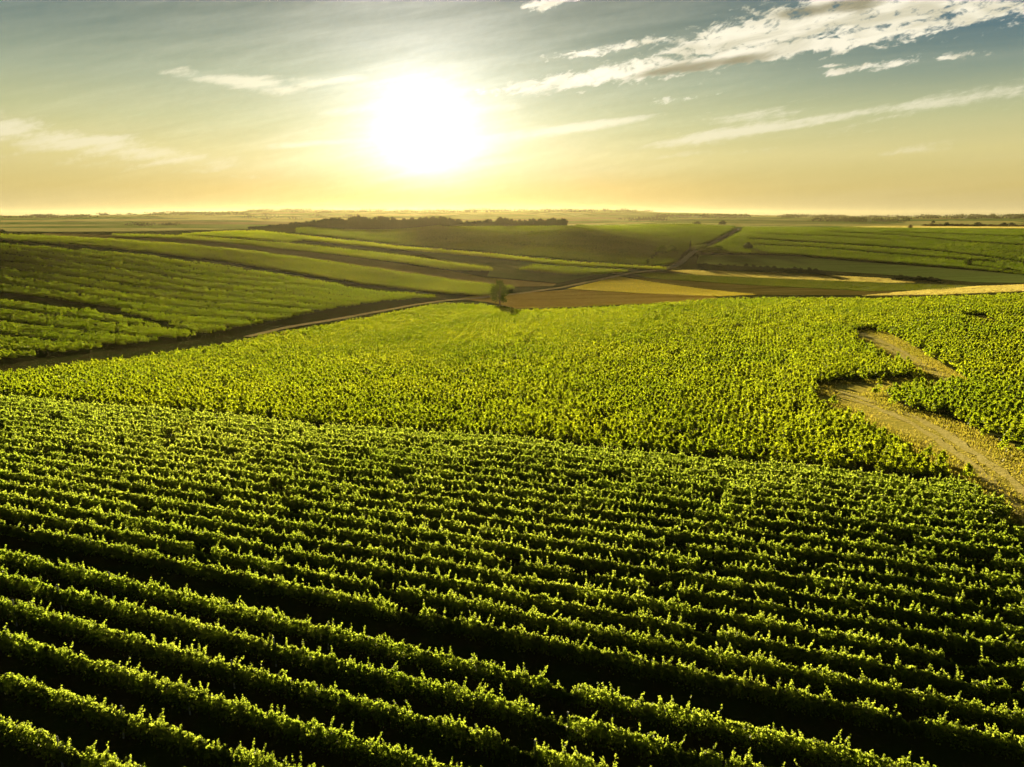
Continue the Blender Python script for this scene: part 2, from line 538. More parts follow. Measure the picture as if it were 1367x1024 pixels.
field_mat('dry_grass', (0.70, 0.58, 0.12, 1), (0.58, 0.50, 0.09, 1), (0.32, 0.34, 0.04, 1), 0.16, 1.6, None, 0.5)
field_mat('wheel_track', (0.78, 0.67, 0.24, 1), (0.70, 0.59, 0.19, 1), (0.52, 0.46, 0.11, 1), 0.2, 1.4, None, 0.5)
field_mat('track', (0.46, 0.37, 0.17, 1), (0.52, 0.42, 0.20, 1), (0.20, 0.17, 0.06, 1), 0.1, 1.0)
field_mat('road', (0.26, 0.235, 0.15, 1), (0.31, 0.28, 0.18, 1), (0.13, 0.115, 0.07, 1), 0.1, 1.0)
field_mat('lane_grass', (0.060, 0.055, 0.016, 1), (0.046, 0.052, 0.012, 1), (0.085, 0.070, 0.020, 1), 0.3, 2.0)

# bare and grassy soil near by; a patchwork of far fields, their colours paled to stand in for haze
m, q = mat('ground')
pos = q.node('ShaderNodeNewGeometry').outputs['Position']
a = q.noise(pos, 0.35, 5, 0.6)
b = q.noise(pos, 2.2, 5, 0.7)
near_c = q.mix(q.smooth(a, 0.38, 0.62), (0.060, 0.052, 0.018, 1), (0.046, 0.062, 0.014, 1))
near_c = q.mix(q.smooth(b, 0.52, 0.75), near_c, (0.10, 0.085, 0.034, 1))
mp = q.node('ShaderNodeMapping')
q.l.new(pos, mp.inputs[0])
mp.inputs['Rotation'].default_value = (0, 0, R(17))
mp.inputs['Scale'].default_value = (1 / 420, 1 / 260, 0)
vo = q.node('ShaderNodeTexVoronoi', feature='F1', distance='MANHATTAN')
q.l.new(mp.outputs[0], vo.inputs['Vector'])
vo.inputs['Scale'].default_value = 1.0
vo.inputs['Randomness'].default_value = 0.85
hs = q.node('ShaderNodeSeparateColor')
q.l.new(vo.outputs['Color'], hs.inputs[0])
far_c = q.ramp(hs.outputs[0], [(0.0, (0.132, 0.205, 0.037, 1)), (0.22, (0.203, 0.282, 0.051, 1)), (0.42, (0.304, 0.346, 0.080, 1)), (0.60, (0.600, 0.562, 0.184, 1)), (0.76, (0.143, 0.238, 0.037, 1)), (0.9, (0.324, 0.259, 0.092, 1))], 'CONSTANT')
far_c = q.mix(q.math('MULTIPLY', q.smooth(q.noise(pos, 0.004, 5, 0.65), 0.54, 0.62), 0.8), far_c, (0.07, 0.095, 0.03, 1))
ln = q.node('ShaderNodeVectorMath', operation='LENGTH')
q.l.new(pos, ln.inputs[0])
far_f = q.smooth(ln.outputs['Value'], 760, 1000)
finish(q, matt(q, q.mix(far_f, near_c, far_c), q.math('ADD', a, b), 0.5, 0.2))
M['ground'] = m


# ------------------------------------------------------------------ mesh helpers
def link(name, me, material, parent=None):
    o = bpy.data.objects.new(name, me)
    if material is not None and len(me.materials) == 0:
        me.materials.append(material)
    C.objects.link(o)
    if parent:
        o.parent = parent
    return o


def np_mesh(name, verts, quads):
    """verts (N,3), quads (M,4) -> mesh, fast."""
    me = bpy.data.meshes.new(name)
    me.vertices.add(len(verts))
    me.vertices.foreach_set('co', np.ascontiguousarray(verts, np.float32).ravel())
    me.loops.add(quads.size)
    me.loops.foreach_set('vertex_index', np.ascontiguousarray(quads, np.int32).ravel())
    me.polygons.add(len(quads))
    me.polygons.foreach_set('loop_start', np.arange(0, quads.size, quads.shape[1], dtype=np.int32))
    me.update(calc_edges=True)
    return me


def tag(o, label=None, cat=None, group=None, kind=None):
    for key, v in (('label', label), ('category', cat), ('group', group), ('kind', kind)):
        if v:
            o[key] = v
    return o


def empty(name, loc, rz=0.0):
    o = bpy.data.objects.new(name, None)
    o.empty_display_size = 0.3
    o.location = loc
    o.rotation_euler = (0, 0, rz)
    C.objects.link(o)
    return o


def unit(v):
    return v / np.maximum(np.linalg.norm(v, axis=-1, keepdims=True), 1e-9)


def leaf_quads(p, size, up=0.3):
    """One folded kite per leaf."""
    n = len(p)
    a = unit(RNG.normal(size=(n, 3)) + np.array([0, 0, -0.35]))
    nn = RNG.normal(size=(n, 3)) + np.array([0, 0, up])
    b = unit(np.cross(nn, a))
    nn = np.cross(a, b)
    s = np.asarray(size).reshape(-1, 1)
    wl = s * RNG.uniform(0.42, 0.58, (n, 1))
    fold = s * RNG.uniform(0.02, 0.16, (n, 1))
    v = np.empty((n, 4, 3))
    v[:, 0] = p - a * s * 0.5
    v[:, 1] = p + b * wl + nn * fold - a * s * 0.08
    v[:, 2] = p + a * s * 0.55
    v[:, 3] = p - b * wl + nn * fold - a * s * 0.08
    return v.reshape(-1, 3), np.arange(n * 4).reshape(-1, 4)


# ------------------------------------------------------------------ the ground
az = np.concatenate([np.linspace(-180, -62, 60, endpoint=False), np.linspace(-62, -46, 32, endpoint=False), np.linspace(-46, 46, 460, endpoint=False), np.linspace(46, 62, 32, endpoint=False), np.linspace(62, 180, 60, endpoint=False)])
rr = np.concatenate([[0.01], np.exp(np.linspace(math.log(3), math.log(9000), 560))])
AZ, RR = np.meshgrid(np.radians(az), rr, indexing='ij')
GX, GY = RR * np.sin(AZ), RR * np.cos(AZ)
GZ = height(GX, GY)
na, nr = AZ.shape
idx = np.arange(na * nr).reshape(na, nr)
nx = np.roll(idx, -1, 0)
qd = np.stack([idx[:, :-1], idx[:, 1:], nx[:, 1:], nx[:, :-1]], -1).reshape(-1, 4)
gm = np_mesh('ground', np.stack([GX, GY, GZ], -1).reshape(-1, 3), qd[:, ::-1])
gm.polygons.foreach_set('use_smooth', np.ones(len(gm.polygons), bool))
tag(link('ground', gm, M['ground']), kind='structure')
LAYER = [0]


def sheet(name, poly_px, material, label=None, kind='structure', ragged=0.0, step=6.0, W=None):
    """A patch of ground cover draped over the terrain, a hair above it."""
    LAYER[0] += 1
    if W is None:
        W = on_ground(closed(poly_px, step))
    az_, lr_ = np.arctan2(W[:, 0], W[:, 1]), np.log(np.hypot(W[:, 0], W[:, 1]))
    if ragged:
        lr_ = lr_ + RNG.normal(size=len(lr_)) * ragged * 0.5
        az_ = az_ + RNG.normal(size=len(lr_)) * ragged * 0.4
    g_a = np.arange(az_.min(), az_.max(), 0.008)
    g_l = np.arange(lr_.min(), lr_.max(), 0.016)
    A_, L_ = [x.ravel() for x in np.meshgrid(g_a, g_l)]
    keep = inside(np.stack([az_, lr_], 1), A_, L_)
    pts = np.concatenate([np.stack([az_, lr_], 1), np.stack([A_[keep], L_[keep]], 1)])
    n = len(az_)
    res = delaunay_2d_cdt([Vector((float(p[0] * 100), float(p[1] * 100))) for p in pts], [], [list(range(n))], 1, 1e-4)
    v2 = np.array([[p[0], p[1]] for p in res[0]]) / 100
    faces = [list(f) for f in res[2]]
    r_ = np.exp(v2[:, 1])
    X, Y = r_ * np.sin(v2[:, 0]), r_ * np.cos(v2[:, 0])
    Z = height(X, Y) + 0.02 + 0.004 * LAYER[0] + r_ * 1.6e-4
    me = bpy.data.meshes.new(name)
    me.from_pydata(np.stack([X, Y, Z], 1).tolist(), [], faces)
    me.update()
    flip = [p.normal.z < 0 for p in me.polygons]
    if sum(flip) * 2 > len(flip):
        me.flip_normals()
    for p in me.polygons:
        p.use_smooth = True
    return tag(link(name, me, material), label, None, None, kind)


def ribbon(name, line_px, width, material, aside=0.0, rough=0.10):
    """A track of real width along a line on the ground."""
    LAYER[0] += 1
    W = on_ground(dens(line_px, 5.0))
    P = W[:, :2]
    keep = [0]
    for i in range(1, len(P)):
        if np.hypot(*(P[i] - P[keep[-1]])) > 1.5:
            keep.append(i)
    P = P[keep]
    for _ in range(6):
        P[1:-1] = 0.25 * P[:-2] + 0.5 * P[1:-1] + 0.25 * P[2:]
    o = []
    for a_, b_ in zip(P[:-1], P[1:]):
        m_ = max(1, int(np.hypot(*(b_ - a_)) / 3))
        for i in range(m_):
            o.append(a_ + (b_ - a_) * i / m_)
    P = np.array(o + [P[-1]])
    T = unit(np.gradient(P, axis=0))
    N = np.stack([-T[:, 1], T[:, 0]], 1)
    P = P + N * aside
    n = len(P)
    v = []
    for s in (-0.5, -0.17, 0.17, 0.5):
        w_ = width * s * (1 + rough * RNG.normal(size=(n, 1)) * (abs(s) > 0.3))
        xy = P + N * w_
        z = height(xy[:, 0], xy[:, 1]) + 0.03 + 0.004 * LAYER[0] + np.hypot(xy[:, 0], xy[:, 1]) * 1.8e-4
        v.append(np.column_stack([xy, z]))
    v = np.concatenate(v)
    qs = []
    for j in range(3):
        i0 = np.arange(n - 1) + j * n
        qs.append(np.stack([i0, i0 + 1, i0 + n + 1, i0 + n], 1))
    me = np_mesh(name, v, np.concatenate(qs)[:, ::-1])
    if me.polygons[0].normal.z < 0:
        me.flip_normals()
    return tag(link(name, me, material), kind='structure')


GRASS_PATH = [(1138, 443), (1160, 440), (1190, 447), (1225, 466), (1262, 490), (1303, 513), (1245, 519), (1190, 523), (1182, 530), (1215, 548), (1262, 558), (1310, 578), (1400, 622), (1500, 690), (1560, 800),
              (1440, 760), (1352, 676), (1317, 652), (1258, 610), (1215, 588), (1129, 545), (1088, 524), (1085, 516), (1100, 511), (1225, 504), (1193, 480)]
SMALL_GAP = [(1276, 421), (1312, 422), (1334, 430), (1330, 434), (1296, 430)]
def behind_vines(poly, over, step):
    """Like on_ground(closed(...)), but the edges listed in `over` were sighted over the vine tops."""
    o = []
    for i_, a_ in enumerate(poly):
        b_ = poly[(i_ + 1) % len(poly)]
        h_ = 1.5 if i_ in over else 0.0
        o.append(on_ground(dens([a_, b_], step)[:-1], h_))
    return np.concatenate(o)


OVER = set(range(GRASS_PATH.index((1440, 760)), GRASS_PATH.index((1088, 524)))) | {GRASS_PATH.index((1193, 480))}
PATH_W = behind_vines(GRASS_PATH, OVER, 6.0)
sheet('path', GRASS_PATH, M['dry_grass'], ragged=0.010, W=PATH_W)
sheet('path', SMALL_GAP, M['dry_grass'])
sheet('field', [(55, 311.5), (150, 314), (250, 318), (330, 326), (420, 337), (500, 347.5), (600, 362), (650, 371), (743, 379), (738, 382), (680, 383), (600, 373), (500, 358), (420, 346), (330, 334), (250, 326), (150, 319), (60, 314)], M['tan_soil'])
sheet('field', [(545, 334), (640, 343), (760, 355.5), (835, 360.5), (790, 368), (745, 378), (650, 369), (655, 359), (600, 350)], M['meadow'])
sheet('field', [(760, 410), (690, 412), (655, 404), (612, 399), (640, 394), (700, 391), (760, 387), (840, 391.5), (950, 395), (960, 399), (900, 404)], M['brown_soil'])
sheet('field', [(757, 386), (800, 375.5), (826, 369), (860, 375), (940, 386), (1010, 393.5), (960, 396), (840, 391)], M['gold_crop'])
sheet('field', [(830, 367), (862, 372), (1000, 381), (1160, 389.3), (1240, 389), (1160, 394), (1015, 394), (940, 385.5), (862, 374.5)], M['dark_soil'])
sheet('field', [(845, 365), (880, 364), (930, 367.5), (1060, 373.3), (1190, 378.3), (1300, 382), (1260, 387), (1160, 389), (1000, 380.5), (870, 372)], M['green_crop'])
sheet('field', [(893, 361.5), (920, 360.5), (1060, 365.5), (1180, 371.5), (1256, 376.5), (1190, 378), (1060, 373), (930, 367)], M['stubble'])
sheet('field', [(933, 341), (1000, 340.5), (1060, 342), (1150, 350), (1280, 360), (1420, 371), (1420, 379), (1300, 377), (1200, 368), (1100, 361.5), (1000, 356), (930, 352)], M['fallow'])
sheet('field', [(1150, 395), (1250, 385.5), (1310, 382), (1440, 377.5), (1440, 385), (1367, 389), (1250, 394)], M['stubble'])
sheet('field', [(1115, 303.2), (1200, 301.7), (1300, 302.6), (1420, 303.2), (1420, 305.5), (1300, 304.7), (1200, 304.0)], M['stubble'])
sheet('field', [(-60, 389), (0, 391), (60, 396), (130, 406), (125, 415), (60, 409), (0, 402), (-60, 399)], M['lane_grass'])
ribbon('track', [(330, 450), (381, 437.5), (440, 428), (509, 415.5), (560, 406), (590, 402), (650, 397), (700, 391), (750, 384), (800, 373.5), (840, 365), (885, 360)], 3.4, M['track'])
for side in (-0.95, 0.95):
    ribbon('path', [(1143, 445), (1172, 456), (1210, 476), (1250, 498), (1288, 515)], 1.3, M['wheel_track'], side, 0.35)
    ribbon('path', [(1106, 522), (1140, 531), (1180, 545), (1220, 561), (1270, 591), (1330, 638), (1400, 705), (1460, 770)], 1.1, M['wheel_track'], side, 0.35)
ribbon('road', [(880, 361), (900, 357), (912, 350), (918, 341), (927, 334), (945, 328), (965, 318), (978, 311), (988, 305)], 5.0, M['road'])

# ------------------------------------------------------------------ vine rows
ROW_AZ = -70.0                       # rows of the near slope run to the left and away
SPACING = 0.9


def vine_leaves(bx, by, tx, ty, dist, k_near=640.0, shoots=6, bushy=False):
    """Leaves for vines standing at (bx, by) in a row along (tx, ty)."""
    m_ = len(bx)
    bz = height(bx, by)
    cnt = np.clip(k_near * (36.0 / np.maximum(dist, 20)) ** 1.25, 14, k_near).astype(int)
    size1 = np.minimum(0.138 * np.sqrt(k_near / cnt) * 0.95, 0.58)
    s_abs = bx * tx + by * ty
    low = 0.5 + 0.5 * np.sin(s_abs * 0.23 + bx[0] * 1.7) * np.sin(s_abs * 0.071 + 2.1 * by[0])
    vig = 0.92 + 0.09 * low + RNG.uniform(-0.07, 0.07, m_)
    weak = np.where(RNG.random(m_) < 0.035, RNG.uniform(0.55, 0.85, m_), 1.0)
    vig = vig * np.minimum(weak, 0.3 * weak + 0.7 * np.roll(weak, 1))
    top = (1.55 + (0.30 * RNG.normal(size=m_).clip(-1.6, 1.7) if bushy else 0)) * vig
    half = 0.25 * vig
    i = np.repeat(np.arange(m_), cnt)
    n = len(i)
    sh = RNG.random(n) < 0.29 + 0.06 * bushy
    # canopy: a dense hedge, or separate pointed bushes
    t = RNG.beta(1.25, 1.05, n)
    z = 0.55 + (top[i] - 0.55) * t
    ds = RNG.uniform(-0.5, 0.5, n) * SPACING * 1.05
    dn = RNG.normal(size=n) * half[i] * (1.0 - 0.62 * t)
    if bushy:
        lean = RNG.normal(size=(m_, 2)) * 0.14
        hug = 1.0 - 0.72 * t
        ds = RNG.normal(size=n) * 0.36 * hug + lean[i, 0] * t
        dn = RNG.normal(size=n) * 0.34 * hug + lean[i, 1] * t
    sz = size1[i] * RNG.uniform(0.7, 1.25, n)
    # shoots standing up out of it
    K = shoots
    hb = RNG.uniform(-0.48, 0.48, (m_, K)) * SPACING * (0.35 if bushy else 1.0)
    hn = RNG.normal(size=(m_, K)) * 0.07
    hl = 0.10 + 0.62 * RNG.random((m_, K)) ** 2.0
    ht = RNG.normal(size=(m_, K, 2)) * 0.34
    kk = RNG.integers(0, K, n)
    u = RNG.random(n)
    L = hl[i, kk]
    ds = np.where(sh, hb[i, kk] + ht[i, kk, 0] * L * u + RNG.normal(size=n) * 0.045 * (1 - 0.6 * u), ds)
    dn = np.where(sh, hn[i, kk] + ht[i, kk, 1] * L * u + RNG.normal(size=n) * 0.045 * (1 - 0.6 * u), dn)
    z = np.where(sh, top[i] * 0.95 + L * u, z)
    sz = np.where(sh, sz * (1 - 0.5 * u), sz)
    p = np.stack([bx[i] + tx * ds - ty * dn, by[i] + ty * ds + tx * dn, bz[i] + z], 1)
    return leaf_quads(p, sz, 0.25)


def merge(parts):
    vs, qs, o = [], [], 0
    for v, f in parts:
        vs.append(v)
        qs.append(f + o)
        o += len(v)
    return np.concatenate(vs), np.concatenate(qs)


def rows_over(test, d_az, d_list, s_range, gap=9.0, miss=0.0004, jit=0.0):
    """Runs of vine positions on parallel lines; a run ends where the vines stop for more than `gap` metres."""
    tx, ty = math.sin(R(d_az)), math.cos(R(d_az))
    nx_, ny_ = -ty, tx
    if ny_ < 0:
        nx_, ny_ = -nx_, -ny_
    out = []
    for D in d_list:
        s = np.arange(s_range[0], s_range[1], SPACING)
        s = s + RNG.uniform(-0.1, 0.1, len(s))
        x, y = nx_ * D + tx * s, ny_ * D + ty * s
        ok = test(x, y)
        gone = RNG.random(len(s)) < miss
        gone |= np.roll(gone, 1) & (RNG.random(len(s)) < 0.4)
        ok &= ~gone
        j = np.nonzero(ok)[0]
        if len(j) < 4:
            continue
        cut = np.nonzero(np.diff(s[j]) > gap)[0]
        for part in np.split(j, cut + 1):
            if len(part) >= 4:
                out.append((D, x[part], y[part], tx, ty))
    return out


FAR_EDGE = [(-700, 640), (-400, 575), (-200, 536), (0, 495), (100, 483), (200, 472), (300, 457), (381, 440.5), (440, 431), (509, 418), (560, 408), (590, 404), (640, 404), (690, 412), (760, 410.5), (860, 405), (960, 397.5), (1060, 396), (1160, 397), (1250, 395), (1367, 390), (1500, 387), (1700, 384)]
fe = on_ground(dens(FAR_EDGE, 20), 1.9)
fe_az, fe_r = np.arctan2(fe[:, 0], fe[:, 1]), np.hypot(fe[:, 0], fe[:, 1])
o_ = np.argsort(fe_az)
fe_az, fe_r = fe_az[o_], fe_r[o_]
path_w = PATH_W
gap_w = on_ground(closed(SMALL_GAP, 8))


def near_slope(x, y):
    az_, r_ = np.arctan2(x, y), np.hypot(x, y)
    ok = (np.abs(az_) < R(47)) & (r_ < np.interp(az_, fe_az, fe_r)) & (y > 12)
    jx, jy = RNG.normal(size=len(x)) * 0.9, RNG.normal(size=len(x)) * 0.9
    return ok & ~inside(path_w, x + jx, y + jy) & ~inside(gap_w, x, y)


D_NEAR = [13.0, 15.4, 17.8, 20.2, 22.6, 25.0, 27.3, 29.6]
D_LOW = [33.0 + 1.97 * i for i in range(18)]
D_MID = [D_LOW[-1] + 4.7 + 2.40 * i for i in range(112)]
near_rows = rows_over(near_slope, ROW_AZ, D_NEAR + D_LOW, (-420, 420)) + rows_over(near_slope, ROW_AZ, D_MID, (-420, 420), 9.0, 0.035)
ORD = ('first second third fourth fifth sixth seventh eighth ninth tenth eleventh twelfth thirteenth fourteenth fifteenth sixteenth seventeenth eighteenth nineteenth twentieth '
       'twenty-first twenty-second twenty-third twenty-fourth twenty-fifth twenty-sixth twenty-seventh twenty-eighth').split()


def tube(path, radii, n=6):
    """Tapered tube through points."""
    v, f = [], []
    path = [Vector(p) for p in path]
    for i, (p, r_) in enumerate(zip(path, radii)):
        d = (path[min(i + 1, len(path) - 1)] - path[max(i - 1, 0)]).normalized()
        a_ = d.orthogonal().normalized()
        b_ = d.cross(a_)
        for j in range(n):
            t = 2 * math.pi * j / n
            v.append(p + (a_ * math.cos(t) + b_ * math.sin(t)) * r_)
    for i in range(len(path) - 1):
        for j in range(n):
            f.append((i * n + j, i * n + (j + 1) % n, (i + 1) * n + (j + 1) % n, (i + 1) * n + j))
    f.append(tuple(range(n))[::-1])
    f.append(tuple((len(path) - 1) * n + j for j in range(n)))
    return v, f


def tubes_mesh(name, tubes, material):
    v, f = [], []
    for tv, tf in tubes:
        o = len(v)
        v += [tuple(x) for x in tv]
        f += [tuple(i + o for i in q_) for q_ in tf]
    me = bpy.data.meshes.new(name)
    me.from_pydata(v, [], f)
    me.update()
    me.materials.append(material)
    return me


TRUNKS = []
for i in range(5):
    w0, w1 = random.uniform(-0.06, 0.06), random.uniform(-0.06, 0.06)
    stem = tube([(0, 0, -0.1), (w0, w1, 0.25), (w1, -w0, 0.5), (w0 * 0.3, w1, 0.78), (0, 0, 0.92)], [0.045, 0.036, 0.032, 0.034, 0.02])
    arm1 = tube([(0, w1, 0.76), (0.16, 0, 0.88), (0.42, 0, 0.92)], [0.024, 0.020, 0.012], 5)
    arm2 = tube([(0, w1, 0.76), (-0.16, 0, 0.87), (-0.42, 0, 0.93)], [0.024, 0.020, 0.012], 5)
    TRUNKS.append(tubes_mesh('trunk', [stem, arm1, arm2], M['bark']))
bm = bmesh.new()
bmesh.ops.create_cube(bm, size=1.0)
bmesh.ops.scale(bm, vec=(0.07, 0.07, 1.9), verts=bm.verts)
bmesh.ops.translate(bm, vec=(0, 0, 0.9), verts=bm.verts)
bmesh.ops.bevel(bm, geom=bm.edges[:], offset=0.008, segments=1, affect='EDGES')
POST = bpy.data.meshes.new('post')
bm.to_mesh(POST)
bm.free()
POST.materials.append(M['post'])

N_ROWS = [0]


def vine_row(x, y, tx, ty, label, group, material, detail=False, k_near=640.0, bushy=False):
    c = len(x) // 2
    base_ = np.array([x[c], y[c], float(height(x[c], y[c]))])
    o = empty('vine_row', base_)
    tag(o, label, 'vine row', group)
    v, f = vine_leaves(x, y, tx, ty, np.hypot(x, y), k_near, 6, bushy)
    link('foliage', np_mesh('foliage', v - base_, f), material, o)
    if detail:
        rz = math.atan2(ty, tx)
        az_ = np.degrees(np.arctan2(x, y))
        seen = np.nonzero(np.abs(az_) < 43)[0]
        seen = seen[np.argsort(np.hypot(x[seen], y[seen]))][:96]
        for i in seen:
            t = link('trunk', TRUNKS[(i * 7) % 5], None, o)
            t.location = Vector((x[i], y[i], float(height(x[i], y[i])))) - Vector(base_)
            t.rotation_euler = (0, 0, rz + (math.pi if i % 2 else 0))
        for i in seen:
            if i % 19 == 3:
                p = link('post', POST, None, o)
                xx, yy = x[i] + tx * 0.45, y[i] + ty * 0.45
                p.location = Vector((xx, yy, float(height(xx, yy)))) - Vector(base_)
                p.rotation_euler = (random.uniform(-0.04, 0.04), random.uniform(-0.05, 0.05), rz)
    N_ROWS[0] += 1
    return o


def in_frame(x, y, z):
    """How many of these points the photograph takes in."""
    f_ = y * CP - (z - CAM_H) * SP
    v_ = -(z - CAM_H) * CP - y * SP
    return int(((np.abs(x / f_) < 683.5 / FOC) & (np.abs(v_ / f_) < 512 / FOC)).sum())


near_sorted = [r_ for r_ in sorted(near_rows, key=lambda r_: r_[0]) if r_[0] > 31 or in_frame(r_[1], r_[2], height(r_[1], r_[2]) + 1.5) >= 6]
n_low = n_near = 0
for D, x, y, tx, ty in near_sorted:
    rng_ = np.hypot(x, y).min()
    if D < 31:
        n_near += 1
        vine_row(x, y, tx, ty, '%s backlit vine row up from the bottom left corner, below the wide dark lane' % ORD[n_near - 1], 'vine rows below the wide dark lane', M['vine'], True)
    elif D <= D_LOW[-1] + 0.1 and len(x) > 40:
        n_low += 1
        vine_row(x, y, tx, ty, '%s vine row up from the wide dark lane, on the near slope' % ORD[n_low - 1], 'vine rows above the wide dark lane', M['vine'], False)
    else:
        xm = float(np.mean(x / np.maximum(y, 1)))
        east = xm > 0.42 and D < 260 and len(x) < 130
        if east:
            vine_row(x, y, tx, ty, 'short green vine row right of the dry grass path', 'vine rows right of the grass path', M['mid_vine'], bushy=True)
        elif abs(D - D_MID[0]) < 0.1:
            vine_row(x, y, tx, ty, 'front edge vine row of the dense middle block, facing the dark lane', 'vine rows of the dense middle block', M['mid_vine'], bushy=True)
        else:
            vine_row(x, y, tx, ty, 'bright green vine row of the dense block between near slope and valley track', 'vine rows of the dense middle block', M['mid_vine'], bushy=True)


def world_dir(a, b):
    W = on_ground([a, b])
    d = W[1] - W[0]
    return math.degrees(math.atan2(d[0], d[1]))


def poly_rows(poly, dir_px, pitch=2.4, holes=(), h=0.8, miss=0.03, max_r=3000, lanes=0):
    P = on_ground(closed(poly, 12), h)
    H = [on_ground(closed(q_, 8), 0.3) for q_ in holes]
    d_az = world_dir(*dir_px)
    tx, ty = math.sin(R(d_az)), math.cos(R(d_az))
    nx_, ny_ = -ty, tx
    if ny_ < 0:
        nx_, ny_ = -nx_, -ny_
    Dv = P[:, 0] * nx_ + P[:, 1] * ny_
    Sv = P[:, 0] * tx + P[:, 1] * ty

    def test(x, y):
        ok = inside(P, x, y) & (np.hypot(x, y) < max_r)
        for q_ in H:
            ok &= ~inside(q_, x, y)
        return ok
    Ds = np.arange(Dv.min(), Dv.max(), pitch)
    if lanes:                         # a tractor lane in place of every so many rows
        Ds = [D for i_, D in enumerate(Ds) if (i_ * 7 + i_ // 5) % lanes]
    return rows_over(test, d_az, Ds, (Sv.min(), Sv.max()), 12.0, miss)


LANE = [(-60, 388), (0, 390), (60, 395), (132, 405), (127, 416), (60, 410), (0, 403), (-60, 400)]
A_UP = [(-60, 322), (0, 326), (100, 333), (200, 342), (300, 355), (400, 372), (480, 385), (560, 394), (583, 396), (509, 402), (435, 413), (381, 425), (300, 440), (270, 445), (130, 406), (60, 396), (0, 391), (-60, 388)]
A_LOW = [(-60, 399), (0, 402), (60, 409), (125, 416), (265, 446), (200, 455), (100, 467), (0, 479), (-60, 486)]
B_ = [(-60, 312), (60, 315), (150, 320), (250, 327), (330, 335), (420, 347), (500, 359), (600, 374), (690, 384), (640, 395), (560, 388), (480, 378), (400, 365), (300, 349), (200, 336.5), (100, 327), (0, 320), (-60, 317)]
hill = []
hill += [('the upper left hill block', r_) for r_ in poly_rows(A_UP, ((100, 336), (480, 388)), 2.9, lanes=9)]
hill += [('the lower left hill block', r_) for r_ in poly_rows(A_LOW, ((0, 415), (235, 443)), 3.2, lanes=6)]
hill += [('the strip under the tan field', r_) for r_ in poly_rows(B_, ((100, 322), (500, 368)), 2.6)]
hill.sort(key=lambda a_: np.hypot(a_[1][1], a_[1][2]).min())
far_parts = []
LABELS = {'the upper left hill block': 'green vine row on the upper left hillside, above the shaded grass lane',
          'the lower left hill block': 'green vine row on the lower left hillside, between shaded grass lane and track',
          'the strip under the tan field': 'vine row in the narrow strip just below the long tan field'}
for where, (D, x, y, tx, ty) in hill:
    if N_ROWS[0] < 296:
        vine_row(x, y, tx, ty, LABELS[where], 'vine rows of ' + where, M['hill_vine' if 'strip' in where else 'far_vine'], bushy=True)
    else:
        far_parts.append(vine_leaves(x, y, tx, ty, np.hypot(x, y), bushy=True))

E_TOP = [(992, 303.5), (1100, 304), (1200, 305), (1367, 306.5), (1440, 307)]
E_POLY = E_TOP + [(1440, 373), (1367, 366), (1280, 357), (1150, 347), (1060, 339.5), (1000, 338), (936, 337), (945, 332), (963, 323), (979, 315), (990, 309)]


def lane(line, w_):
    return [(a_, b_) for a_, b_ in line] + [(a_, b_ + w_) for a_, b_ in line[::-1]]


E_LANES = [lane([(1000, 318), (1100, 324), (1190, 330), (1260, 335.5), (1320, 343), (1440, 362)], 2.4),
           lane([(1006, 326), (1090, 330), (1180, 338), (1260, 344.5), (1330, 350)], 2.2),
           lane([(1180, 309.5), (1270, 312.6), (1440, 319)], 1.6), lane([(1010, 312), (1120, 315.5), (1190, 320)], 1.5),
           lane([(1100, 309), (1200, 314), (1270, 321), (1440, 333)], 1.8), lane([(1280, 322), (1440, 332)], 1.6)]
FIELDS = [
    ([(150, 313), (240, 315), (320, 320.5), (392, 326), (450, 332), (540, 342), (600, 351), (658, 358), (658, 362), (600, 360), (540, 351), (450, 340), (392, 334), (320, 326), (240, 319), (150, 315.5)], ((320, 323), (540, 347)), 2.4, ()),
    ([(345, 308.5), (400, 314.5), (450, 320), (540, 330), (640, 338), (760, 350), (870, 357), (890, 358), (890, 360), (760, 354.5), (640, 342), (540, 333.5), (450, 325), (405, 320.5), (385, 323), (320, 317.5), (240, 313.5), (300, 309.5)], ((450, 322), (760, 352)), 2.4, ()),
    ([(395, 305), (450, 303), (540, 302.5), (640, 303), (755, 302), (850, 300.5), (920, 299.5), (982, 302.5), (976, 307), (957, 317), (937, 326), (918, 333), (909, 341), (903, 349), (888, 353.5), (860, 353.5), (760, 346.5), (640, 334.5), (540, 326.5), (450, 316.5), (395, 310.5)], ((540, 318), (860, 342)), 2.6, ()),
    ([(692, 359.5), (712, 354), (760, 357.5), (840, 362), (800, 366), (760, 366.5)], ((700, 357), (800, 364)), 2.4, ()),
    (E_POLY, ((1000, 322), (1260, 339)), 2.6, E_LANES),
]
far_slot = [0] * len(far_parts)
for i_f, (poly, dpx, pitch, holes) in enumerate(FIELDS):
    for D, x, y, tx, ty in poly_rows(poly, dpx, pitch, holes, 0.8, lanes=11 if i_f in (2, 4) else 0):
        far_parts.append(vine_leaves(x, y, tx, ty, np.hypot(x, y), bushy=True))
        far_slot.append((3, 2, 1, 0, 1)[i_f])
v, f = merge(far_parts)
vy = np_mesh('vineyard', v, f)
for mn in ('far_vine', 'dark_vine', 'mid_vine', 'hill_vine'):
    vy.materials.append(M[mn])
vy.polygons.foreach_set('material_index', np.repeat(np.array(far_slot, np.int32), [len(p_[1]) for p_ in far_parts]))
tag(link('vineyard', vy, None), 'rows of far vines striping the hillsides beyond the valley', None, None, 'stuff')

